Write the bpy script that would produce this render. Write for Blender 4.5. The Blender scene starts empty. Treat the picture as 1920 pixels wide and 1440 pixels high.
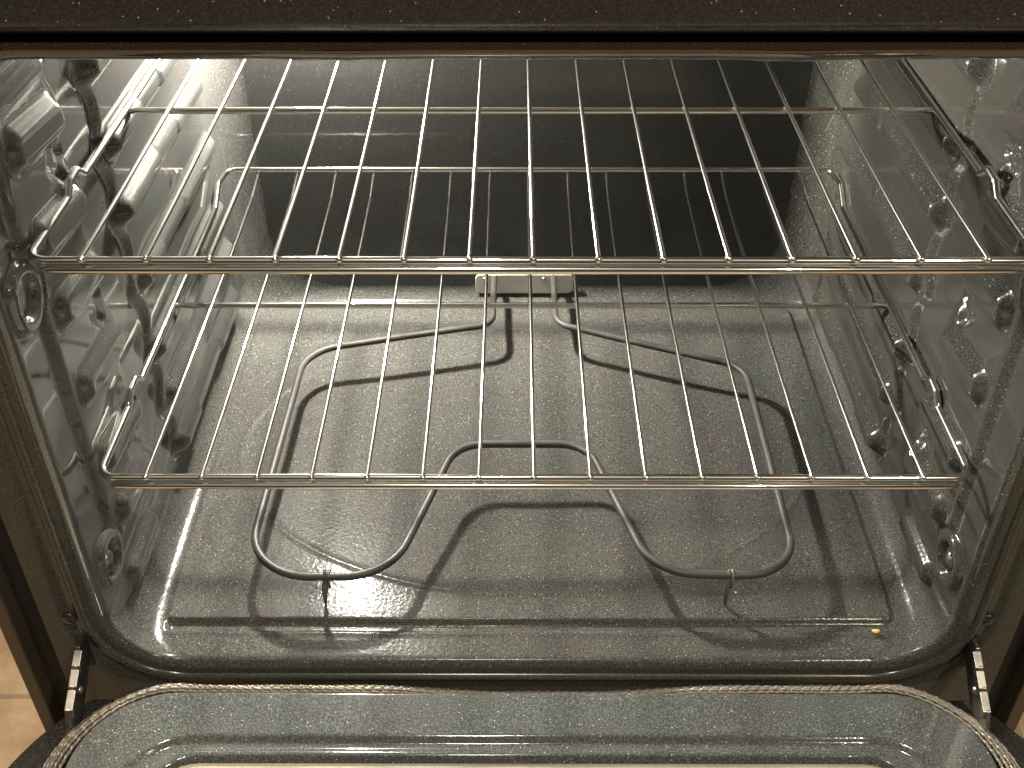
import bpy, math, random
import numpy as np
from mathutils import Vector
random.seed(7); rng = np.random.default_rng(7)
sc = bpy.context.scene
C = sc.collection

# ------------------------------------------------------------------ camera
cam_d = bpy.data.cameras.new('camera'); cam = bpy.data.objects.new('camera', cam_d); C.objects.link(cam)
pitch, yaw, roll, foc = 0.66505, -0.00371, -0.00168, 2084.13
F = Vector((math.sin(yaw)*math.cos(pitch), math.cos(yaw)*math.cos(pitch), -math.sin(pitch)))
R0 = Vector((math.cos(yaw), -math.sin(yaw), 0)); U0 = R0.cross(F)
Rt = math.cos(roll)*R0 + math.sin(roll)*U0; Up = -math.sin(roll)*R0 + math.cos(roll)*U0
from mathutils import Matrix
m = Matrix((Rt, Up, -F)).transposed().to_4x4(); m.translation = Vector((-0.01381, -0.53327, 0.687))
cam.matrix_world = m
cam_d.sensor_fit = 'HORIZONTAL'; cam_d.sensor_width = 36; cam_d.lens = 36*foc/1920
cam_d.clip_start = 0.01; cam_d.clip_end = 60
sc.camera = cam

# ------------------------------------------------------------------ light and exposure
w = bpy.data.worlds.new('World'); sc.world = w; w.use_nodes = True
nt = w.node_tree; bg = nt.nodes['Background']
tc = nt.nodes.new('ShaderNodeTexCoord'); sx = nt.nodes.new('ShaderNodeSeparateXYZ'); cr = nt.nodes.new('ShaderNodeValToRGB')
nt.links.new(tc.outputs['Generated'], sx.inputs[0]); nt.links.new(sx.outputs['Z'], cr.inputs[0]); nt.links.new(cr.outputs[0], bg.inputs[0])
_e = cr.color_ramp.elements
_e[0].position = 0.0; _e[0].color = (0.085, 0.07, 0.05, 1)
_e[1].position = 1.0; _e[1].color = (0.80, 0.73, 0.60, 1)
for _p, _c in ((0.28, (0.05, 0.042, 0.032, 1)), (0.50, (0.11, 0.098, 0.08, 1)), (0.62, (0.66, 0.60, 0.49, 1))):
    _n = _e.new(_p); _n.color = _c
bg.inputs['Strength'].default_value = 0.42

def area(name, loc, aim, size, power, col):
    d = bpy.data.lights.new(name, 'AREA'); d.shape = 'DISK'; d.size = size; d.energy = power; d.color = col
    o = bpy.data.objects.new(name, d); C.objects.link(o); o.location = loc
    o.rotation_euler = (Vector(aim)-Vector(loc)).to_track_quat('-Z', 'Y').to_euler(); return o
area('kitchen_downlight_or_fill', (-0.12, -0.62, 2.15), (-0.12, -0.55, 0), 0.16, 20, (1, 0.90, 0.75))
area('kitchen_downlight_or_fill', (-1.25, 0.25, 2.15), (-1.0, 0.2, -0.35), 0.2, 34, (1, 0.84, 0.62))  # added fill, not a known lamp: brightens the tile left of the oven
area('kitchen_downlight_or_fill', (1.1, -1.5, 2.15), (0.7, -0.5, 0), 0.16, 34, (1, 0.85, 0.67))
LAMP = Vector((-0.208, 0.498, 0.392))
LAMP_STRENGTH = 4700

sc.view_settings.view_transform = 'Standard'; sc.view_settings.look = 'None'
sc.view_settings.exposure = 0.12; sc.view_settings.gamma = 1; sc.view_settings.use_curve_mapping = False
cy = sc.cycles
cy.use_denoising = True
cy.max_bounces = 8; cy.diffuse_bounces = 3; cy.glossy_bounces = 5; cy.transmission_bounces = 4
cy.caustics_reflective = True; cy.caustics_refractive = False; cy.blur_glossy = 0.6
cy.sample_clamp_indirect = 3.0; cy.sample_clamp_direct = 0

# ------------------------------------------------------------------ materials
def mat(name, base=(0.1, 0.1, 0.1), metal=0.0, rough=0.4, spec=0.5, coat=0.0):
    mm = bpy.data.materials.new(name); mm.use_nodes = True
    b = mm.node_tree.nodes['Principled BSDF']
    b.inputs['Base Color'].default_value = (*base, 1); b.inputs['Metallic'].default_value = metal
    b.inputs['Roughness'].default_value = rough; b.inputs['Specular IOR Level'].default_value = spec
    b.inputs['Coat Weight'].default_value = coat; b.inputs['Coat Roughness'].default_value = 0.05
    return mm, mm.node_tree, b
def N(t, k, **kw):
    n = t.nodes.new(k)
    for a, v in kw.items():
        if hasattr(n, a) and a not in n.inputs: setattr(n, a, v)
        else: n.inputs[a].default_value = v
    return n
def ramp(t, stops):
    r = t.nodes.new('ShaderNodeValToRGB'); e = r.color_ramp.elements
    while len(e) < len(stops): e.new(0.5)
    for el, (p, c) in zip(e, stops): el.position = p; el.color = (*c, 1)
    return r

def enamel(name, lo, mid, hi, rough, dots=0.55, peel=0.10, coat=0.0, spec=0.5, scale=1.0):
    """porcelain enamel: dark glaze with a fine grain of pale flecks and a slight orange peel"""
    mm, t, b = mat(name, mid, 0, rough, spec, coat)
    co = N(t, 'ShaderNodeTexCoord')
    n1 = N(t, 'ShaderNodeTexNoise', Scale=760*scale, Detail=2.5, Roughness=0.7)
    t.links.new(co.outputs['Object'], n1.inputs['Vector'])
    r1 = ramp(t, [(0.36, lo), (0.52, mid), (0.72, hi)])
    t.links.new(n1.outputs['Fac'], r1.inputs[0])
    # cloudy variation of the glaze
    n2 = N(t, 'ShaderNodeTexNoise', Scale=13.0, Detail=4.0); t.links.new(co.outputs['Object'], n2.inputs['Vector'])
    r2 = ramp(t, [(0.35, (1.0, 0.93, 0.95)), (0.65, (0.99, 1.03, 1.00))]); t.links.new(n2.outputs['Fac'], r2.inputs[0])
    mu = N(t, 'ShaderNodeMixRGB', blend_type='MULTIPLY'); mu.inputs[0].default_value = 1
    t.links.new(r1.outputs[0], mu.inputs[1]); t.links.new(r2.outputs[0], mu.inputs[2])
    # flecks
    v = N(t, 'ShaderNodeTexVoronoi', Scale=420*scale); v.inputs['Randomness'].default_value = 1
    t.links.new(co.outputs['Object'], v.inputs['Vector'])
    s1 = N(t, 'ShaderNodeSeparateColor'); t.links.new(v.outputs['Color'], s1.inputs[0])
    g1 = N(t, 'ShaderNodeMath', operation='GREATER_THAN'); g1.inputs[1].default_value = 0.86; t.links.new(s1.outputs[0], g1.inputs[0])
    l1 = N(t, 'ShaderNodeMath', operation='LESS_THAN'); l1.inputs[1].default_value = 0.17; t.links.new(v.outputs['Distance'], l1.inputs[0])
    m1 = N(t, 'ShaderNodeMath', operation='MULTIPLY'); t.links.new(g1.outputs[0], m1.inputs[0]); t.links.new(l1.outputs[0], m1.inputs[1])
    m2 = N(t, 'ShaderNodeMath', operation='MULTIPLY'); m2.inputs[1].default_value = dots; t.links.new(m1.outputs[0], m2.inputs[0])
    mx = N(t, 'ShaderNodeMixRGB'); mx.inputs[2].default_value = (0.55, 0.55, 0.50, 1)
    t.links.new(m2.outputs[0], mx.inputs[0]); t.links.new(mu.outputs[0], mx.inputs[1]); t.links.new(mx.outputs[0], b.inputs['Base Color'])
    # roughness and peel
    n3 = N(t, 'ShaderNodeTexNoise', Scale=290.0, Detail=2.0); t.links.new(co.outputs['Object'], n3.inputs['Vector'])
    bp = N(t, 'ShaderNodeBump', Strength=peel, Distance=0.002); t.links.new(n3.outputs['Fac'], bp.inputs['Height'])
    t.links.new(bp.outputs[0], b.inputs['Normal'])
    return mm

M = {}
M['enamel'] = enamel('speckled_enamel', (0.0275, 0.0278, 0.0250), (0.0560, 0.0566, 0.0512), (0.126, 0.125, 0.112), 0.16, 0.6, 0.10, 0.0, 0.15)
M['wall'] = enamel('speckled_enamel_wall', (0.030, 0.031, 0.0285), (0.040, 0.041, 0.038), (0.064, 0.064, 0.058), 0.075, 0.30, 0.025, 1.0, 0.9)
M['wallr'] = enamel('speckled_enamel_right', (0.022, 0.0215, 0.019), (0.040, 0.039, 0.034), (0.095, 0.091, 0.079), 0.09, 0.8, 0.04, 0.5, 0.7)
M['back'] = enamel('speckled_enamel_back_shaded', (0.021, 0.0215, 0.020), (0.026, 0.0265, 0.0245), (0.037, 0.037, 0.034), 0.09, 0.15, 0.03)  # same enamel darkened: dimness of the unlit back wall put into its colour
M["frame"] = enamel("frame_enamel", (0.028, 0.029, 0.024), (0.046, 0.048, 0.040), (0.088, 0.088, 0.072), 0.20, 0.3, 0.03, 0.0, 0.32)
M['doorin'] = enamel('door_enamel', (0.034, 0.038, 0.036), (0.067, 0.073, 0.069), (0.165, 0.172, 0.158), 0.09, 0.9, 0.04)
M['panel'] = enamel('panel_enamel', (0.015, 0.0155, 0.0145), (0.023, 0.0235, 0.0215), (0.046, 0.046, 0.041), 0.20, 0.6, 0.03)

def chrome(name, base, rough, streak=0.0):
    mm, t, b = mat(name, base, 1, rough)
    co = N(t, 'ShaderNodeTexCoord'); n = N(t, 'ShaderNodeTexNoise', Scale=90.0, Detail=3.0)
    t.links.new(co.outputs['Object'], n.inputs['Vector'])
    r = N(t, 'ShaderNodeMapRange'); r.inputs[3].default_value = rough*0.6; r.inputs[4].default_value = rough*1.7
    t.links.new(n.outputs['Fac'], r.inputs[0]); t.links.new(r.outputs[0], b.inputs['Roughness'])
    bp = N(t, 'ShaderNodeBump', Strength=0.06, Distance=0.0005); t.links.new(n.outputs['Fac'], bp.inputs['Height']); t.links.new(bp.outputs[0], b.inputs['Normal'])
    return mm
M['chrome'] = chrome('chrome_wire', (0.90, 0.88, 0.83), 0.035)
def two_lobe(mm, f, rough):
    t = mm.node_tree; out = t.nodes['Material Output']; b = t.nodes['Principled BSDF']
    g = t.nodes.new('ShaderNodeBsdfGlossy'); g.inputs['Color'].default_value = (0.90, 0.88, 0.83, 1); g.inputs['Roughness'].default_value = rough
    mx = t.nodes.new('ShaderNodeMixShader'); mx.inputs[0].default_value = f
    t.links.new(b.outputs[0], mx.inputs[1]); t.links.new(g.outputs[0], mx.inputs[2]); t.links.new(mx.outputs[0], out.inputs['Surface'])
two_lobe(M['chrome'], 0.22, 0.20)
M['zinc'] = chrome('zinc_steel', (0.40, 0.385, 0.35), 0.30)
M['plate'] = mat('stainless_plate', (0.60, 0.55, 0.50), 0.45, 0.42)[0]
def rod_mat():
    mm, t, b = mat('element_sheath', (0.08, 0.073, 0.063), 0.1, 0.46, 0.25)
    co = N(t, 'ShaderNodeTexCoord'); n = N(t, 'ShaderNodeTexNoise', Scale=14.0, Detail=6.0); t.links.new(co.outputs['Object'], n.inputs['Vector'])
    r = ramp(t, [(0.3, (0.036, 0.034, 0.031)), (0.6, (0.054, 0.051, 0.046)), (0.8, (0.078, 0.067, 0.058))]); t.links.new(n.outputs['Fac'], r.inputs[0]); t.links.new(r.outputs[0], b.inputs['Base Color'])
    n2 = N(t, 'ShaderNodeTexNoise', Scale=900.0); t.links.new(co.outputs['Object'], n2.inputs['Vector'])
    bp = N(t, 'ShaderNodeBump', Strength=0.3, Distance=0.0004); t.links.new(n2.outputs['Fac'], bp.inputs['Height']); t.links.new(bp.outputs[0], b.inputs['Normal'])
    return mm
M['rod'] = rod_mat()
M['legm'] = mat('element_foot', (0.16, 0.138, 0.118), 0.3, 0.45)[0]
M['black'] = mat('black_gap_shade', (0.006, 0.006, 0.005), 0, 0.6)[0]  # near-black colour stands in for the shade in gaps and slots
M['blackgloss'] = enamel('black_enamel', (0.010, 0.010, 0.009), (0.020, 0.019, 0.018), (0.045, 0.042, 0.038), 0.14, 0.2, 0.02)
M['trim'] = mat('brown_side_paint', (0.055, 0.040, 0.028), 0, 0.45)[0]
M['crumb'] = mat('toasted_crumb', (0.72, 0.50, 0.14), 0, 0.7)[0]
M['speck'] = mat('pale_crumb', (0.75, 0.70, 0.42), 0, 0.7)[0]
def glass_mat():
    mm, t, b = mat('window_glass', (0.33, 0.31, 0.24), 0.0, 0.20, 0.7, 0.6)
    co = N(t, 'ShaderNodeTexCoord'); mp = N(t, 'ShaderNodeMapping'); mp.inputs['Scale'].default_value = (3, 60, 1)
    n = N(t, 'ShaderNodeTexNoise', Scale=3.0, Detail=4.0); t.links.new(co.outputs['Object'], mp.inputs[0]); t.links.new(mp.outputs[0], n.inputs['Vector'])
    r = ramp(t, [(0.3, (0.27, 0.25, 0.19)), (0.7, (0.38, 0.36, 0.28))]); t.links.new(n.outputs['Fac'], r.inputs[0]); t.links.new(r.outputs[0], b.inputs['Base Color'])  # tan and its streaks stand in for reflections in the glass
    return mm
M['glass'] = glass_mat()
def gasket_mat():
    mm, t, b = mat('braided_glass_fibre', (0.20, 0.178, 0.145), 0.35, 0.36)
    return mm
M['gasket'] = gasket_mat()
def tile_mat():
    mm, t, b = mat('kitchen_tile', (0.5, 0.33, 0.18), 0, 0.38)
    co = N(t, 'ShaderNodeTexCoord'); mp = N(t, 'ShaderNodeMapping'); mp.inputs['Location'].default_value = (0.13, 0.105, 0)
    t.links.new(co.outputs['Object'], mp.inputs[0])
    br = N(t, 'ShaderNodeTexBrick', offset=0.0, squash=1.0); br.inputs['Scale'].default_value = 1.0
    br.inputs['Brick Width'].default_value = 0.33; br.inputs['Row Height'].default_value = 0.33; br.inputs['Mortar Size'].default_value = 0.0035; br.inputs['Mortar Smooth'].default_value = 0.3
    br.inputs['Color1'].default_value = (1, 1, 1, 1); br.inputs['Color2'].default_value = (0.9, 0.9, 0.9, 1); br.inputs['Mortar'].default_value = (0.62, 0.66, 0.7, 1)
    t.links.new(mp.outputs[0], br.inputs['Vector'])
    n = N(t, 'ShaderNodeTexNoise', Scale=22.0, Detail=6.0, Roughness=0.65); t.links.new(co.outputs['Object'], n.inputs['Vector'])
    r = ramp(t, [(0.3, (0.38, 0.25, 0.14)), (0.5, (0.50, 0.35, 0.21)), (0.7, (0.60, 0.45, 0.30))]); t.links.new(n.outputs['Fac'], r.inputs[0])
    mu = N(t, 'ShaderNodeMixRGB', blend_type='MULTIPLY'); mu.inputs[0].default_value = 1
    t.links.new(r.outputs[0], mu.inputs[1]); t.links.new(br.outputs['Color'], mu.inputs[2]); t.links.new(mu.outputs[0], b.inputs['Base Color'])
    bp = N(t, 'ShaderNodeBump', Strength=0.4, Distance=0.003); t.links.new(br.outputs['Fac'], bp.inputs['Height']); bp.invert = True
    t.links.new(bp.outputs[0], b.inputs['Normal'])
    return mm
M['tile'] = tile_mat()

# ------------------------------------------------------------------ helpers
def link(name, me, m, parent=None):
    o = bpy.data.objects.new(name, me); C.objects.link(o)
    if m: me.materials.append(m)
    if parent: o.parent = parent
    return o
def tag(o, label=None, cat=None, group=None, kind=None):
    for k, v in (('label', label), ('category', cat), ('group', group), ('kind', kind)):
        if v: o[k] = v
    return o
def empty(name, loc=(0, 0, 0)):
    o = bpy.data.objects.new(name, None); C.objects.link(o); o.location = loc; return o
def local(o):
    """child meshes are written in world coordinates: shift them to the parent's origin"""
    if o.parent: 
        o.data.transform(Matrix.Translation(-o.parent_world))
    return o
def mesh(name, V, Fc, m, parent=None, smooth=True, origin=(0, 0, 0), normals=None):
    V = np.asarray(V, float) - np.asarray(origin, float)
    me = bpy.data.meshes.new(name); me.from_pydata(V.tolist(), [], [list(f) for f in Fc]); me.update()
    if smooth: me.polygons.foreach_set('use_smooth', [True]*len(me.polygons))
    if normals is not None: me.normals_split_custom_set_from_vertices(np.asarray(normals).tolist())
    return link(name, me, m, parent)
class MB:
    def __init__(s): s.V = []; s.F = []
    def add(s, V, Fc):
        b = len(s.V); s.V += [tuple(v) for v in V]; s.F += [tuple(i+b for i in f) for f in Fc]
    def tube(s, P, r, seg=10, cap=True):
        P = np.asarray(P, float); n = len(P); T = np.gradient(P, axis=0); T /= np.linalg.norm(T, axis=1)[:, None]+1e-12
        up = np.array([0, 0, 1.]) if abs(T[0][2]) < 0.9 else np.array([1., 0, 0])
        V = []; a = np.cross(up, T[0]); a /= np.linalg.norm(a)
        rr = np.full(n, r) if np.isscalar(r) else np.asarray(r)
        for i in range(n):
            a = a - T[i]*np.dot(a, T[i]); a /= np.linalg.norm(a); b = np.cross(T[i], a)
            for k in range(seg):
                th = 2*math.pi*k/seg; V.append(P[i]+rr[i]*(math.cos(th)*a+math.sin(th)*b))
        Fc = [(i*seg+k, i*seg+(k+1) % seg, (i+1)*seg+(k+1) % seg, (i+1)*seg+k) for i in range(n-1) for k in range(seg)]
        if cap: Fc += [tuple(range(seg-1, -1, -1)), tuple((n-1)*seg+k for k in range(seg))]
        s.add(V, Fc)
    def prism(s, pts, axis, a0, a1):
        """pts: 2D outline; axis: index of the extrusion axis; other two in order"""
        o = [i for i in range(3) if i != axis]; n = len(pts); V = []
        for a in (a0, a1):
            for p in pts:
                v = [0, 0, 0]; v[axis] = a; v[o[0]] = p[0]; v[o[1]] = p[1]; V.append(v)
        s.add(V, [tuple(range(n-1, -1, -1)), tuple(range(n, 2*n))]+[(i, (i+1) % n, n+(i+1) % n, n+i) for i in range(n)])
    def box(s, lo, hi): s.prism([(lo[0], lo[1]), (hi[0], lo[1]), (hi[0], hi[1]), (lo[0], hi[1])], 2, lo[2], hi[2])
    def build(s, name, m, parent=None, smooth=True, origin=(0, 0, 0), bevel=0, seg=2):
        o = mesh(name, s.V, s.F, m, parent, smooth, origin)
        import bmesh
        bm = bmesh.new(); bm.from_mesh(o.data); bmesh.ops.recalc_face_normals(bm, faces=bm.faces); bm.to_mesh(o.data); bm.free()
        if smooth: o.data.polygons.foreach_set('use_smooth', [True]*len(o.data.polygons))
        if bevel:
            b = o.modifiers.new('bevel', 'BEVEL'); b.width = bevel; b.segments = seg; b.limit_method = 'ANGLE'; b.angle_limit = math.radians(40); b.harden_normals = True
            o.data.polygons.foreach_set('use_smooth', [True]*len(o.data.polygons))
        return o
def round_path(P, rad, nseg=8, closed=False):
    P = [np.array(p, float) for p in P]; out = []; n = len(P)
    for i in range(n):
        if not closed and i in (0, n-1): out.append(P[i]); continue
        a, b, c = P[i-1], P[i], P[(i+1) % n]; r = rad[i] if hasattr(rad, '__len__') else rad
        u = (a-b); lu = np.linalg.norm(u); u /= lu; v = (c-b); lv = np.linalg.norm(v); v /= lv
        ang = math.acos(np.clip(np.dot(u, v), -1, 1)); 
        if r <= 0 or ang > 3.12: out.append(b); continue
        t = min(r/math.tan(ang/2), 0.48*lu, 0.48*lv); r = t*math.tan(ang/2)
        h = (u+v); h /= np.linalg.norm(h); cen = b+h*(r/math.sin(ang/2)); p0 = b+u*t-cen; p1 = b+v*t-cen
        w_ = math.pi-ang
        for k in range(nseg+1):
            s = k/nseg; out.append(cen+(math.sin((1-s)*w_)*p0+math.sin(s*w_)*p1)/math.sin(w_))
    return np.array(out)
def dense(P, step):
    P = np.asarray(P, float); out = [P[0]]
    for a, b in zip(P[:-1], P[1:]):
        n = max(1, int(np.linalg.norm(b-a)/step))
        for k in range(1, n+1): out.append(a+(b-a)*k/n)
    return np.array(out)
def sm(x): x = np.clip(x, 0, 1); return x*x*(3-2*x)
def rbox(a, b, ca, cb, ha, hb, r):
    qa = np.abs(a-ca)-(ha-r); qb = np.abs(b-cb)-(hb-r)
    return np.hypot(np.maximum(qa, 0), np.maximum(qb, 0))+np.minimum(np.maximum(qa, qb), 0)-r
def pad(sd, wdt): return sm((wdt*0.5-sd)/wdt)     # 1 inside, 0 outside, edge of width wdt

# ------------------------------------------------------------------ kitchen floor
fl = MB(); fl.add([(-3, -3, -0.35), (3, -3, -0.35), (3, 3, -0.35), (-3, 3, -0.35)], [(0, 1, 2, 3)])
tag(fl.build('floor', M['tile'], smooth=False), kind='structure')

# ------------------------------------------------------------------ the oven
oven = empty('oven'); tag(oven, 'black speckled enamel kitchen oven, open and lit inside, seen from the front', 'oven')
CX, W_, ZT, D = -0.0025, 0.3105, 0.4712, 0.498

def wall_relief(y, z, side):
    """inward height of the pressed side wall: rack guide ribs, channel, dimples and rings"""
    h = np.zeros_like(y)
    ribs = (0.388, 0.3275, 0.276, 0.213, 0.1495, 0.098)
    bulge = sum(np.exp(-((z-zc)/0.0165)**2) for zc in ribs)
    edge = 0.200-0.014*bulge
    h += 0.0050*sm((y-edge+0.007)/0.013)*sm((0.462-y)/0.012)
    edge2 = 0.130+0.011*bulge
    h += 0.0045*sm((edge2-y+0.007)/0.013)*sm((y-0.034)/0.014)*sm((z-0.06)/0.03)
    for i, zc in enumerate((0.388, 0.3275, 0.276, 0.213, 0.1495, 0.098, 0.046)):
        # long rib in the rear, in lengths of different depth and height
        y0 = 0.192+0.006*(i % 2); y1 = 0.448-0.010*((i+1) % 2)
        sd = rbox(y, z, (y0+y1)/2, zc, (y1-y0)/2, 0.0105, 0.0100)
        a = pad(sd+0.0015, 0.0125)
        yb = 0.252+0.018*(i % 3); yc = 0.345-0.02*(i % 2)
        step = 1-0.26*pad(rbox(y, z, (yb+yc)/2, zc, (yc-yb)/2, 0.02, 0.004), 0.009)
        h += 0.0088*a*step
        if zc > 0.06:
            zf = zc+0.001-0.10*(y-0.095)
            h += 0.0075*pad(rbox(y, z, 0.094, zf, 0.040, 0.0130, 0.0115)+0.001, 0.0125)
            u = (y-0.119)+(z-(zc-0.029)); v = (y-0.119)-(z-(zc-0.029))
            if i in (0, 2, 4): h -= 0.0055*pad(rbox(u, v, 0, 0, 0.019, 0.021, 0.008)+0.002, 0.013)*sm((z-0.07)/0.02)
    h += 0.0035*pad(rbox(y, z, 0.12, 0.420, 0.085, 0.0045, 0.004), 0.003)
    h += 0.0070*pad(rbox(y, z, 0.085, 0.036, 0.034, 0.0105, 0.0095), 0.008)
    for (cy_, cz_) in ((0.029, 0.312), ((0.029, 0.084) if side < 0 else (0.033, 0.078))):
        r = np.hypot(y-cy_, z-cz_)
        k = sm((0.026-r)/0.004)
        h = h*(1-k)+0.0050*k*sm((r-0.0115)/0.004)*sm((0.0245-r)/0.004)
    h *= sm((z-0.022)/0.012)*sm((0.451-z)/0.015)*sm((y-0.008)/0.006)
    # the sheet is never perfectly flat
    h += 0.0003*np.sin(y*41+z*23+side)*np.sin(z*37-y*11)
    return h
def floor_relief(x, y):
    xc = x-CX
    h = np.zeros_like(x)
    # shallow oval dish pressed into the middle
    r = np.sqrt(((x+0.006)/0.262)**2+((y-0.252)/0.184)**2)
    h -= 0.0110*np.clip(1-r*r, 0, 1)-0.0030*np.clip(r-1, 0, 1)
    h += 0.0009*np.exp(-((r-1.0)/0.012)**2)
    # groove across the front
    g = rbox(x, y, -0.002, 0.0355, 0.290, 0.0050, 0.0045)
    h -= 0.0046*pad(g, 0.0038)
    h -= 0.0012*sm((0.030-y)/0.006)
    # narrow step that runs along both sides
    h += 0.0012*sm((np.abs(xc)-0.276)/0.014)
    h += 0.0004*np.sin(x*31+1)*np.sin(y*27)
    return h*sm((y-0.002)/0.006)*sm((0.489-y)/0.02)*sm((0.299-np.abs(xc))/0.006)

# perimeter samples (x from floor, walls, ceiling) of the rounded rectangle
nf, nw, nc, na = 330, 270, 90, 18
seg = {}
def section(y, iw, ih, it, R):
    """points of one cross-section, counter-clockwise seen from the front; also inward normals"""
    wx = W_-iw; zb = ih; zt = ZT-it; P = []; Nn = []
    xs = np.linspace(-1, 1, nf); Rr = min(R, wx)
    for s in xs: P.append((CX+s*(wx-Rr), zb)); Nn.append((0, 1))
    for k in range(1, na): a = -math.pi/2+math.pi/2*k/na; P.append((CX+wx-Rr+Rr*math.cos(a), zb+Rr+Rr*math.sin(a))); Nn.append((-math.cos(a), -math.sin(a)))
    for s in np.linspace(0, 1, nw): P.append((CX+wx, zb+Rr+s*(zt-zb-2*Rr))); Nn.append((-1, 0))
    for k in range(1, na): a = math.pi/2*k/na; P.append((CX+wx-Rr+Rr*math.cos(a), zt-Rr+Rr*math.sin(a))); Nn.append((-math.cos(a), -math.sin(a)))
    for s in np.linspace(1, -1, nc): P.append((CX+s*(wx-Rr), zt)); Nn.append((0, -1))
    for k in range(1, na): a = math.pi/2+math.pi/2*k/na; P.append((CX-wx+Rr+Rr*math.cos(a), zt-Rr+Rr*math.sin(a))); Nn.append((-math.cos(a), -math.sin(a)))
    for s in np.linspace(1, 0, nw): P.append((CX-wx, zb+Rr+s*(zt-zb-2*Rr))); Nn.append((1, 0))
    for k in range(1, na): a = math.pi+math.pi/2*k/na; P.append((CX-wx+Rr+Rr*math.cos(a), zb+Rr+Rr*math.sin(a))); Nn.append((-math.cos(a), -math.sin(a)))
    return np.array(P), np.array(Nn)
# profile: front lip arc (negative inset), straight, rear fillet
prof = []   # (y, iw, ih, it)
for k in range(9):
    a = math.pi/2*k/8; prof.append((0.007-0.007*math.cos(a) if k < 8 else 0.007, -(0.007-0.007*math.sin(a)),)*1)
prof = [(p[0], p[1], p[1], p[1]) for p in prof]
rw, rh = 0.036, 0.016
ys = list(np.linspace(0.0095, D-rw, 250))
for y in ys: prof.append((y, 0, 0, 0))
for k in range(1, 25):
    a = math.pi/2*k/24; y = D-rw+rw*math.sin(a); iw = rw-rw*math.cos(a)
    t = max(0, (y-(D-rh))/rh); ih = rh-math.sqrt(max(0, rh*rh-(rh*t)**2))
    prof.append((y, iw, ih, ih))
G = []; GN = []
for (y, iw, ih, it) in prof:
    R = 0.024+0.028*math.exp(-max(0, y-0.004)/0.016)-min(iw, 0)
    if iw > 0: R = R+iw*1.35
    P, Nn = section(y, iw, ih, it, R)
    X = P[:, 0].copy(); Z = P[:, 1].copy(); Y = np.full(len(X), y)
    i = 0; sl_f = slice(0, nf); a = nf+na-1; sl_r = slice(a, a+nw); a2 = a+nw+na-1; sl_c = slice(a2, a2+nc); a3 = a2+nc+na-1; sl_l = slice(a3, a3+nw)
    Z[sl_f] += floor_relief(X[sl_f], Y[sl_f])
    X[sl_r] -= wall_relief(Y[sl_r], P[sl_r, 1], 1); X[sl_l] += wall_relief(Y[sl_l], P[sl_l, 1], -1)
    # two shallow bulges of the ceiling just behind the lip
    zc = P[sl_c]; bul = 0.004*(np.exp(-((zc[:, 0]+0.10)/0.028)**2)+np.exp(-((zc[:, 0]-0.125)/0.028)**2))*math.exp(-((y-0.018)/0.012)**2)
    Z[sl_c] -= bul
    G.append(np.stack([X, Y, Z], 1)); GN.append(Nn)
G = np.array(G); nv, nu = G.shape[:2]
du = np.roll(G, -1, 1)-np.roll(G, 1, 1); dv = np.gradient(G, axis=0)
NR = np.cross(du, dv); NR /= np.linalg.norm(NR, axis=2)[:, :, None]+1e-12
if NR[nv//2, nf//2, 2] < 0: NR = -NR
# split at the tangent points: floor keeps the two lower arcs, ceiling the two upper ones
a = nf+na-1; b = a+nw-1; c_ = b+na; d_ = c_+nc-1; e_ = d_+na; f_ = e_+nw-1
def strip(name, u0, u1, m, v0=0, v1=nv-1):
    idx = [(u % nu) for u in range(u0, u1+1)]
    g = G[v0:v1+1][:, idx]; n = NR[v0:v1+1][:, idx]; k = len(idx); r = g.shape[0]
    Fc = [(i*k+j, i*k+j+1, (i+1)*k+j+1, (i+1)*k+j) for i in range(r-1) for j in range(k-1)]
    if np.dot(np.cross(g[0, 1]-g[0, 0], g[1, 0]-g[0, 0]), n[0, 0]) < 0: Fc = [tuple(reversed(f)) for f in Fc]
    return mesh(name, g.reshape(-1, 3), Fc, m, oven, True, normals=n.reshape(-1, 3))
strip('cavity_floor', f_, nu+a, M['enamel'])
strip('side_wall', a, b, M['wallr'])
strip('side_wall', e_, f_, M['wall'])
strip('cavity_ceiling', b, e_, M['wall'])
# back wall: flat sheet with a shallow round recess for the lamp, up to the rear fillet loop
loop = G[-1]; nring = 60
cen = np.array([CX, D, 0.235]); rings = []
for k in range(nring+1):
    s = 1-k/nring
    rings.append(cen+(loop-cen)*s if k < nring else None)
BV = []; 
for k in range(nring): 
    q = rings[k].copy(); q[:, 1] = D
    r = np.hypot(q[:, 0]-LAMP.x, q[:, 2]-LAMP.z); q[:, 1] += 0.020*sm((0.080-r)/0.030)
    BV.append(q)
BV = np.array(BV); Fc = [(i*nu+j, i*nu+(j+1) % nu, (i+1)*nu+(j+1) % nu, (i+1)*nu+j) for i in range(nring-1) for j in range(nu)]
Vb = BV.reshape(-1, 3).tolist(); Vb.append(cen.tolist()); last = len(Vb)-1
Fc += [((nring-1)*nu+j, (nring-1)*nu+(j+1) % nu, last) for j in range(nu)]
mesh('back_wall', Vb, Fc, M['back'], oven, True)

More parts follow.
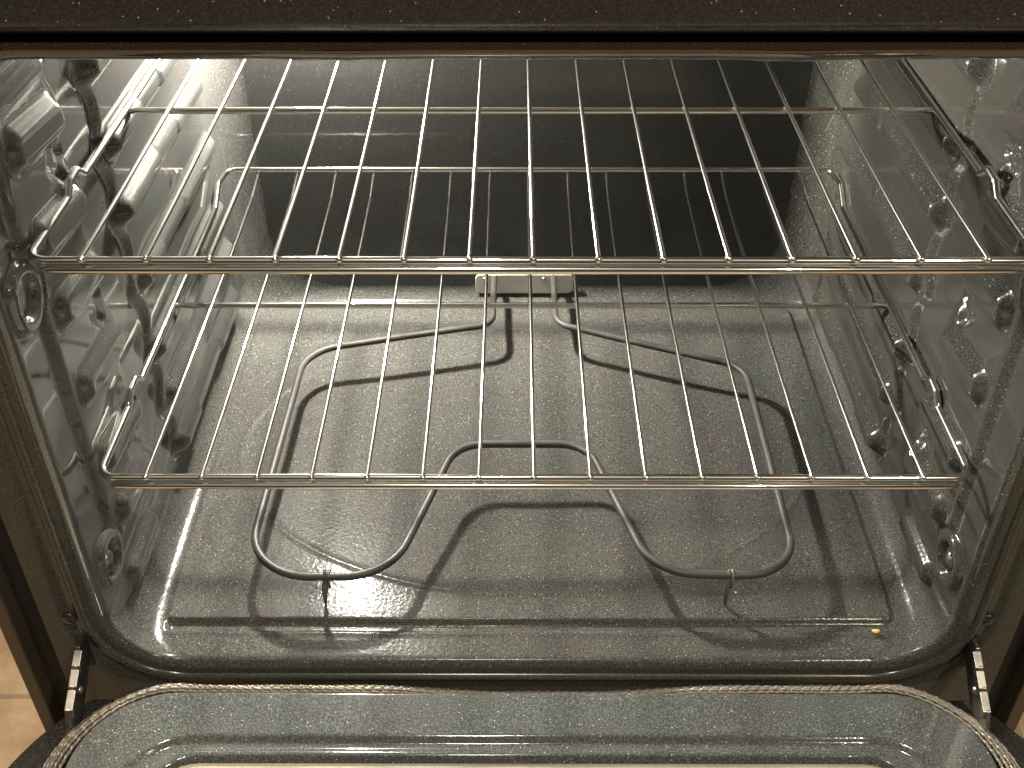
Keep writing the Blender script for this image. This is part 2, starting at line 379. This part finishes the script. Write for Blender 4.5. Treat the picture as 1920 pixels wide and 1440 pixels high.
# lamp: bulb in a ceramic ring, set in the recess of the back wall
def sphere(c, r, ns=16, nr=10):
    V = []; 
    for i in range(1, nr):
        t = math.pi*i/nr
        for k in range(ns): p = 2*math.pi*k/ns; V.append((c[0]+r*math.sin(t)*math.cos(p), c[1]+r*math.sin(t)*math.sin(p), c[2]+r*math.cos(t)))
    V += [(c[0], c[1], c[2]+r), (c[0], c[1], c[2]-r)]; T = len(V)-2
    Fq = [(i*ns+k, (i+1)*ns+k, (i+1)*ns+(k+1) % ns, i*ns+(k+1) % ns) for i in range(nr-2) for k in range(ns)]
    Fq += [(T, k, (k+1) % ns) for k in range(ns)]+[(T+1, (nr-2)*ns+(k+1) % ns, (nr-2)*ns+k) for k in range(ns)]
    return V, Fq
em = bpy.data.materials.new('lamp_glow'); em.use_nodes = True; t = em.node_tree; t.nodes.clear()
e1 = t.nodes.new('ShaderNodeEmission'); o1 = t.nodes.new('ShaderNodeOutputMaterial'); e1.inputs[0].default_value = (1, 0.945, 0.85, 1); e1.inputs[1].default_value = LAMP_STRENGTH
t.links.new(e1.outputs[0], o1.inputs[0])
lb = MB(); lb.prism([(LAMP.x+0.026*math.cos(q*math.pi/12), LAMP.z+0.026*math.sin(q*math.pi/12)) for q in range(24)], 1, D+0.0165, D+0.026)
lamp = lb.build('lamp_socket', M['zinc'], oven, False, bevel=0.001)
sb = MB(); sb.add(*sphere(LAMP-Vector((0, 0.012, 0)), 0.017)); sb.build('bulb', em, lamp)

# face frame round the opening
def face_frame():
    P0, Nn = section(0, -0.007, -0.007, -0.007, 0.052+0.007)
    rows = []
    pr = [(0.0, 0.0), (0.0015, -0.0002), (0.004, -0.0002), (0.0056, -0.0004), (0.0060, -0.0014), (0.0068, -0.0024), (0.0080, -0.0030), (0.0094, -0.0032), (0.0108, -0.0029), (0.0120, -0.0022), (0.0130, -0.0010), (0.0142, 0.0006), (0.0165, 0.0014), (0.0195, 0.0012), (0.0225, 0.0002), (0.030, -0.0002), (0.040, -0.0002)]
    for o, y in pr:
        q = P0-Nn*o; q = q.copy(); q[:, 1] = np.minimum(q[:, 1], 0.4832+o*0.01)
        rows.append(np.stack([q[:, 0], np.full(len(q), y), q[:, 1]], 1))
    # out to the rectangular edge
    q = P0-Nn*0.25; q = np.stack([np.clip(q[:, 0], CX-0.3575, CX+0.3575), np.full(len(q), -0.0002), np.clip(q[:, 1], -0.075, 0.4840)], 1); rows.append(q)
    q2 = q.copy(); q2[:, 1] = 0.012; rows.append(q2)
    A = np.array(rows); nn = A.shape[1]
    Fc = [(i*nn+j, (i+1)*nn+j, (i+1)*nn+(j+1) % nn, i*nn+(j+1) % nn) for i in range(A.shape[0]-1) for j in range(nn)]
    o = mesh('face_frame', A.reshape(-1, 3), Fc, M['frame'], oven, True)
    es = o.modifiers.new('edge', 'EDGE_SPLIT'); es.split_angle = math.radians(50)
    return o
face_frame()
for s in (-1, 1):
    x0 = CX+s*0.3577; x1 = CX+s*0.3795
    b_ = MB(); b_.box((min(x0, x1), 0.013, -0.34), (max(x0, x1), 0.05, 0.60)); b_.build('side_channel', M['black'], oven, False)
    x0 = CX+s*0.3797; x1 = CX+s*0.3905
    b_ = MB(); b_.box((min(x0, x1), -0.002, -0.345), (max(x0, x1), 0.62, 0.62)); b_.build('side_panel', M['trim'], oven, False, bevel=0.0015)
b_ = MB(); b_.box((CX-0.357, 0.0125, -0.34), (CX+0.357, 0.03, -0.012)); b_.build('lower_front', M['black'], oven, False)
b_ = MB(); b_.box((CX-0.3795, 0.0035, 0.4842), (CX+0.3795, 0.05, 0.505)); b_.build('gap_shade_block', M['blackgloss'], oven, False)  # shade of the gap above the opening, built as a dark block
# control panel above the opening
b_ = MB(); b_.prism([(-0.024, 0.4995), (-0.0195, 0.4950), (0.05, 0.4950), (0.05, 0.640), (-0.024, 0.640)], 0, CX-0.392, CX+0.392)
b_.build('control_panel', M['panel'], oven, False, bevel=0.0018, seg=3)

# face screws, slots and hinge arms
for s in (-1, 1):
    x = -0.340 if s < 0 else 0.331
    b_ = MB(); V, Fq = sphere((x, 0.0, 0.051), 0.0056, 18, 10); V = [(a_, -0.0002+(b2*0.55), c2) for a_, b2, c2 in V]; b_.add(V, Fq)
    b_.build('frame_screw', M['blackgloss'], oven)
    xs = -0.337 if s < 0 else 0.328
    b_ = MB(); b_.prism([(xs-0.0045, -0.002), (xs+0.0045, -0.002), (xs+0.0045, 0.026), (xs+0.003, 0.030), (xs-0.003, 0.030), (xs-0.0045, 0.026)], 1, -0.0012, 0.004)
    b_.build('hinge_slot', M['black'], oven, False)  # shade inside the slot, drawn as a black block on the frame
    # screw in the ring of each side wall
    yy, zz = (0.029, 0.084) if s < 0 else (0.033, 0.078)
    xw = CX+s*W_
    b_ = MB(); V, Fq = sphere((0, yy, zz), 0.0062, 20, 10); V = [(xw-s*0.0005+a_*0.55, b2, c2) for a_, b2, c2 in V]; b_.add(V, Fq)
    b_.prism([(yy-0.001, zz-0.0075), (yy+0.001, zz-0.0075), (yy+0.001, zz+0.0075), (yy-0.001, zz+0.0075)], 0, xw-s*0.0012, xw-s*0.0028)
    b_.build('wall_screw', M['zinc'], oven)

# ------------------------------------------------------------------ door (tilted, hinged below the opening)
TL = math.radians(1); DO = np.array([CX, -0.016, -0.0064])
ds = np.array([0, -math.cos(TL), math.sin(TL)]); dn = np.array([0, math.sin(TL), math.cos(TL)])
def dpt(x, s, n): return DO+np.array([x, 0, 0])+ds*s+dn*n
def dgrid(X, S, Nn): return DO+X[..., None]*np.array([1., 0, 0])+S[..., None]*ds+Nn[..., None]*dn
slab = MB(); HW = 0.3845
RC = 0.15; arc = [(HW-RC+RC*math.cos(q), RC-0.030-RC*math.sin(q)) for q in np.linspace(0, math.asin((RC-0.034)/RC), 16)]
pts = [(HW, 0.50)]+arc+[(-x_, s_) for x_, s_ in arc[::-1]]+[(-HW, 0.50)]
V = []
for n_ in (-0.040, -0.011):
    for p in pts: V.append(dpt(p[0], p[1], n_))
k = len(pts); slab.add(V, [tuple(range(k-1, -1, -1)), tuple(range(k, 2*k))]+[(i, (i+1) % k, k+(i+1) % k, k+i) for i in range(k)])
door = slab.build('door', M['blackgloss'], oven, False, bevel=0.0018, seg=2)
xs = np.concatenate([np.linspace(-0.335, -0.22, 100), np.linspace(-0.2187, 0.2187, 110), np.linspace(0.22, 0.335, 100)])
ss = np.concatenate([np.linspace(-0.001, 0.115, 120), np.linspace(0.12, 0.47, 60)])
X, S = np.meshgrid(xs, ss)
sd = rbox(X, S, 0, 0.235, 0.3320, 0.2335, 0.070)
n_ = -0.0115+0.0115*pad(sd+0.003, 0.006)
sd2 = rbox(X, S, 0, 0.235, 0.294, 0.189, 0.055); sd3 = rbox(X, S, 0, 0.235, 0.270, 0.1735, 0.038)
n_ -= 0.0040*pad(sd2, 0.007)
n_ += 0.0026*pad(rbox(X, S, 0, 0.235, 0.281, 0.1805, 0.046), 0.0045)
n_ -= 0.0075*pad(sd3, 0.006)
n_ += 0.0005*np.sin(X*23)*np.sin(S*31+1)
A = dgrid(X, S, n_); r_, k_ = X.shape
keep = (rbox(X, S, 0, 0.235, 0.3350, 0.2365, 0.072) < 0.0005)
Fc = [(i*k_+j, i*k_+j+1, (i+1)*k_+j+1, (i+1)*k_+j) for i in range(r_-1) for j in range(k_-1) if keep[i, j] and keep[i+1, j+1] and keep[i, j+1] and keep[i+1, j]]
mesh('inner_panel', A.reshape(-1, 3), Fc, M['doorin'], door, True)
# glass
g = MB(); P2 = [(x, s) for x, s in [(-0.2685, 0.0630), (0.2685, 0.0630), (0.2685, 0.4070), (-0.2685, 0.4070)]]
cor = round_path([np.array([*p, 0]) for p in P2], 0.034, 8, True)
V = [dpt(p[0], p[1], -0.0078) for p in cor]+[dpt(p[0], p[1], -0.0062) for p in cor]; k = len(cor)
g.add(V, [tuple(range(k-1, -1, -1)), tuple(range(k, 2*k))]+[(i, (i+1) % k, k+(i+1) % k, k+i) for i in range(k)])
g.build('window_glass', M['glass'], door, False)
# gasket: five braided strands following the rim of the inner panel
gk = MB()
for q, off in enumerate((0.0040, 0.0072, 0.0104, 0.0136, 0.0168)):
    hx = 0.3300+off-0.001; s0 = 0.0005-off*0.42; rr = 0.072+off
    cor = round_path([np.array(p, float) for p in [(-hx, 0.46, 0), (-hx, s0, 0), (hx, s0, 0), (hx, 0.46, 0)]], [0, rr, rr, 0], 26)
    cor = dense(cor, 0.0011)
    nn_ = -0.0062+0.0030*np.exp(-((q-1.6)/1.6)**2)*1.0
    P = []
    for i, p in enumerate(cor):
        dip = 0.0075*math.exp(-((p[0]-0.012)/0.095)**4)+0.0040*sm(np.array((0.285-abs(p[0]))/0.04)) if p[1] < 0.01 else 0.0
        P.append(dpt(p[0], p[1]+0.0003*math.sin(p[0]*90+q), nn_-dip+0.0004*math.sin(i*0.9)))
    P = np.array(P); rad = 0.00135+0.00028*np.sin(np.arange(len(P))*1.9+q)
    gk.tube(P, rad, 7)
gk.build('gasket', M['gasket'], door)
# hinge arms: stepped steel bars from the slot down into the door
for s in (-1, 1):
    x = -0.337 if s < 0 else 0.3275; x -= 0
    h_ = MB()
    top = [(-0.001, 0.027), (-0.008, 0.028), (-0.011, 0.022), (-0.020, 0.021), (-0.023, 0.015), (-0.033, 0.014), (-0.036, 0.008), (-0.048, 0.0065), (-0.054, -0.004)]
    bot = [(-0.050, -0.016), (-0.030, -0.014), (-0.014, -0.006), (-0.001, 0.006)]
    h_.prism(top+bot, 0, x-0.0016, x+0.0016)
    for (y0, z0, y1, z1) in ((-0.009, 0.026, -0.020, 0.0195), (-0.0215, 0.0195, -0.033, 0.0125), (-0.0345, 0.0125, -0.048, 0.0050)):
        h_.prism([(y0, z0), (y0-0.001, z0-0.006), (y1-0.001, z1-0.006), (y1, z1+0.001)], 0, x-0.0034-s*0.0006, x+0.0028-s*0.0006)
    V, Fq = sphere((0, -0.028, 0.004), 0.0036, 14, 8); h_.add([(x-s*0.002+a_*0.9, b2, c2) for a_, b2, c2 in V], Fq)
    h_.build('hinge_arm', M['zinc'], door, False, bevel=0.0006)
    # slot of the arm in the door rim, its shade drawn as a black sheet
    u = MB(); xx = x-CX
    V = [dpt(xx-0.006, 0.030, -0.0105), dpt(xx+0.006, 0.030, -0.0105), dpt(xx+0.006, 0.085, -0.0105), dpt(xx-0.006, 0.085, -0.0105)]
    V2 = [v_+dn*0.0006 for v_ in V]; V2 = [V2[0], V2[1], V2[2], V2[3]]
    u.add(V+V2, [(3, 2, 1, 0), (4, 5, 6, 7), (0, 1, 5, 4), (1, 2, 6, 5), (2, 3, 7, 6), (3, 0, 4, 7)])
    u.build('arm_slot', M['black'], door, False)
    v_ = MB(); pc = dpt(s*0.362, 0.095, -0.011); V, Fq = sphere((0, 0, 0), 0.0042, 16, 8); v_.add([pc+np.array(q_)*np.array([1, 1, 0.6]) for q_ in V], Fq)
    v_.build('door_screw', M['blackgloss'], door)

# ------------------------------------------------------------------ bake element
el = empty('heating_element', (-0.010, 0.23, 0)); tag(el, 'grey brown bent tube heating element above the cavity floor, below both wire racks', 'heating element')
EO = (-0.010, 0.23, 0)
zE = 0.034
cor = [(-0.037, 0.500, 0.0285), (-0.037, 0.470, zE), (-0.037, 0.398, zE), (-0.2215, 0.352, zE), (-0.2255, 0.055, zE), (-0.112, 0.0565, zE), (-0.066, 0.2125, zE), (0.050, 0.2125, zE),
       (0.094, 0.0585, zE), (0.2085, 0.0575, zE), (0.2085, 0.326, zE), (0.0275, 0.400, zE), (0.0275, 0.470, zE), (0.0275, 0.500, 0.0285)]
P = dense(round_path(cor, [0, 0.03, 0.020, 0.042, 0.050, 0.050, 0.034, 0.034, 0.046, 0.042, 0.034, 0.022, 0.03, 0], 12), 0.01)
P[:, 2] += 0.0008*np.sin(P[:, 0]*19)*np.sin(P[:, 1]*15)
t_ = MB(); t_.tube(P, 0.00335, 16); t_.build('heating_rod', M['rod'], el, origin=EO)
p_ = MB(); cor = round_path([np.array(p, float) for p in [(-0.0575, 0.0095, 0), (0.0495, 0.0095, 0), (0.0495, 0.0335, 0), (-0.0575, 0.0335, 0)]], 0.0065, 6, True)
p_.prism([(p[0], p[1]) for p in cor], 1, D-0.0055, D-0.0020)
pl = p_.build('mounting_plate', M['plate'], el, False, origin=EO, bevel=0.0006)
for x in (-0.047, 0.0175):
    s_ = MB(); V, Fq = sphere((x, D-0.0055, 0.0285), 0.0026, 14, 8); s_.add(V, Fq); s_.build('plate_screw', M['zinc'], pl, origin=EO)
for x, lean in ((-0.162, -0.010), (0.1525, 0.003)):
    l_ = MB(); l_.tube([(x, 0.0575, zE+0.006), (x, 0.0565, zE-0.003), (x+lean*0.2, 0.0565, 0.018), (x+lean*0.3, 0.056, 0.0015)], [0.0012, 0.0021, 0.0027, 0.0009], 8)
    l_.tube([(x+0.003, 0.0625, zE), (x+0.003, 0.0590, zE+0.0046), (x+0.003, 0.0545, zE+0.003), (x+0.003, 0.0525, zE-0.003), (x+0.003, 0.0535, zE-0.010)], 0.0010, 6)
    l_.build('support_foot', M['legm'], el, origin=EO)

# ------------------------------------------------------------------ wire racks
def make_rack(z, x0, label):
    o_ = (x0, 0.03, z); rk = empty('oven_rack', o_); tag(rk, label, 'oven rack', 'chrome wire racks in the oven')
    zr = z-0.0030; hw = 0.3010; r = 0.0028
    def side(s):
        x = x0+s*hw
        return [(x, 0.030, zr), (x, 0.106, zr), (x, 0.116, zr+0.0075), (x, 0.130, zr+0.0085), (x, 0.141, zr), (x, 0.408, zr-0.001), (x, 0.432, zr+0.013), (x-s*0.004, 0.460, zr+0.014)]
    L = side(-1); Rr = side(1)
    path = L[::-1]+Rr
    # closed at the rear by the rear bar
    rad = [0.012, 0.006, 0.006, 0.0045, 0.0045, 0.0045, 0.0045, 0.012][:8]
    radii = [0.011, 0.010, 0.010, 0.005, 0.005, 0.005, 0.005, 0.012]
    pts_ = round_path(path, radii+radii[::-1], 7, True)
    pts_ = np.vstack([pts_, pts_[:1]])
    f_ = MB(); f_.tube(dense(pts_, 0.02), r, 12, cap=False); f_.build('rack_frame', M['chrome'], rk, origin=o_)
    for k in range(15):
        x = x0+(k-7)*0.0381+random.uniform(-0.0006, 0.0006); dz = random.uniform(-0.0003, 0.0003)
        w_ = MB()
        pw = [(x, 0.0255, z+0.0008), (x, 0.0275, z+0.0010), (x, 0.10, z+0.0002+dz), (x, 0.243, z+dz-0.0001), (x, 0.35, z+dz), (x, 0.42, z+0.0015), (x, 0.452, z+0.0068), (x, 0.4575, z+0.0078)]
        w_.tube(dense(round_path(pw, 0.02, 3), 0.02), 0.0015, 10)
        # weld bead at the front
        V, Fq = sphere((x, 0.0262, z+0.0004), 0.0022, 10, 6); w_.add([(a_, b2, c2) for a_, b2, c2 in V], Fq)
        w_.build('wire', M['chrome'], rk, origin=o_)
    c2 = MB(); c2.tube(dense([(x0-hw+0.001, 0.2435, z-0.0043), (x0+hw-0.001, 0.2435, z-0.0043)], 0.03), 0.0026, 12); c2.build('cross_bar', M['chrome'], rk, origin=o_)
    c3 = MB(); c3.tube([(x0-hw+0.0095, 0.0262, z-0.0062), (x0-hw+0.013, 0.0255, z-0.0062), (x0-0.1, 0.0253, z-0.0062), (x0+0.1, 0.0253, z-0.0062), (x0+hw-0.013, 0.0255, z-0.0062), (x0+hw-0.0095, 0.0262, z-0.0062)], [0.0012, 0.0027, 0.0027, 0.0027, 0.0027, 0.0012], 12)
    c3.build('front_bar', M['chrome'], rk, origin=o_)
    return rk
make_rack(0.1661, -0.0005, 'lower chrome wire rack, just above the bent heating element')
make_rack(0.3408, -0.0030, 'upper chrome wire rack, topmost and nearest the opening')

# ------------------------------------------------------------------ crumbs
def crumb(name, loc, r, m, label, sq=(1.5, 0.9, 0.6)):
    V, Fq = sphere((0, 0, 0), r, 12, 8)
    V = [(a_*sq[0]*(1+0.25*math.sin(9*a_/r+2*b2/r)), b2*sq[1]*(1+0.2*math.sin(5*b2/r+c2/r)), c2*sq[2]) for a_, b2, c2 in V]
    b_ = MB(); b_.add(V, Fq); o = b_.build(name, m); o.location = loc
    return tag(o, label, 'crumb')
crumb('crumb', (0.2655, 0.0275, 0.0042), 0.0021, M['crumb'], 'orange yellow crumb on the cavity floor by the front groove, right corner')
crumb('crumb', (-0.3035, 0.3250, 0.2440), 0.0021, M['speck'], 'pale yellow crumb stuck to the left side wall between the two racks', (0.5, 1.0, 1.2))
crumb('crumb', (0.164, 0.069, 0.0012), 0.0010, M['speck'], 'tiny pale crumb on the cavity floor beside the right foot of the heating element', (0.8, 1.2, 0.6))
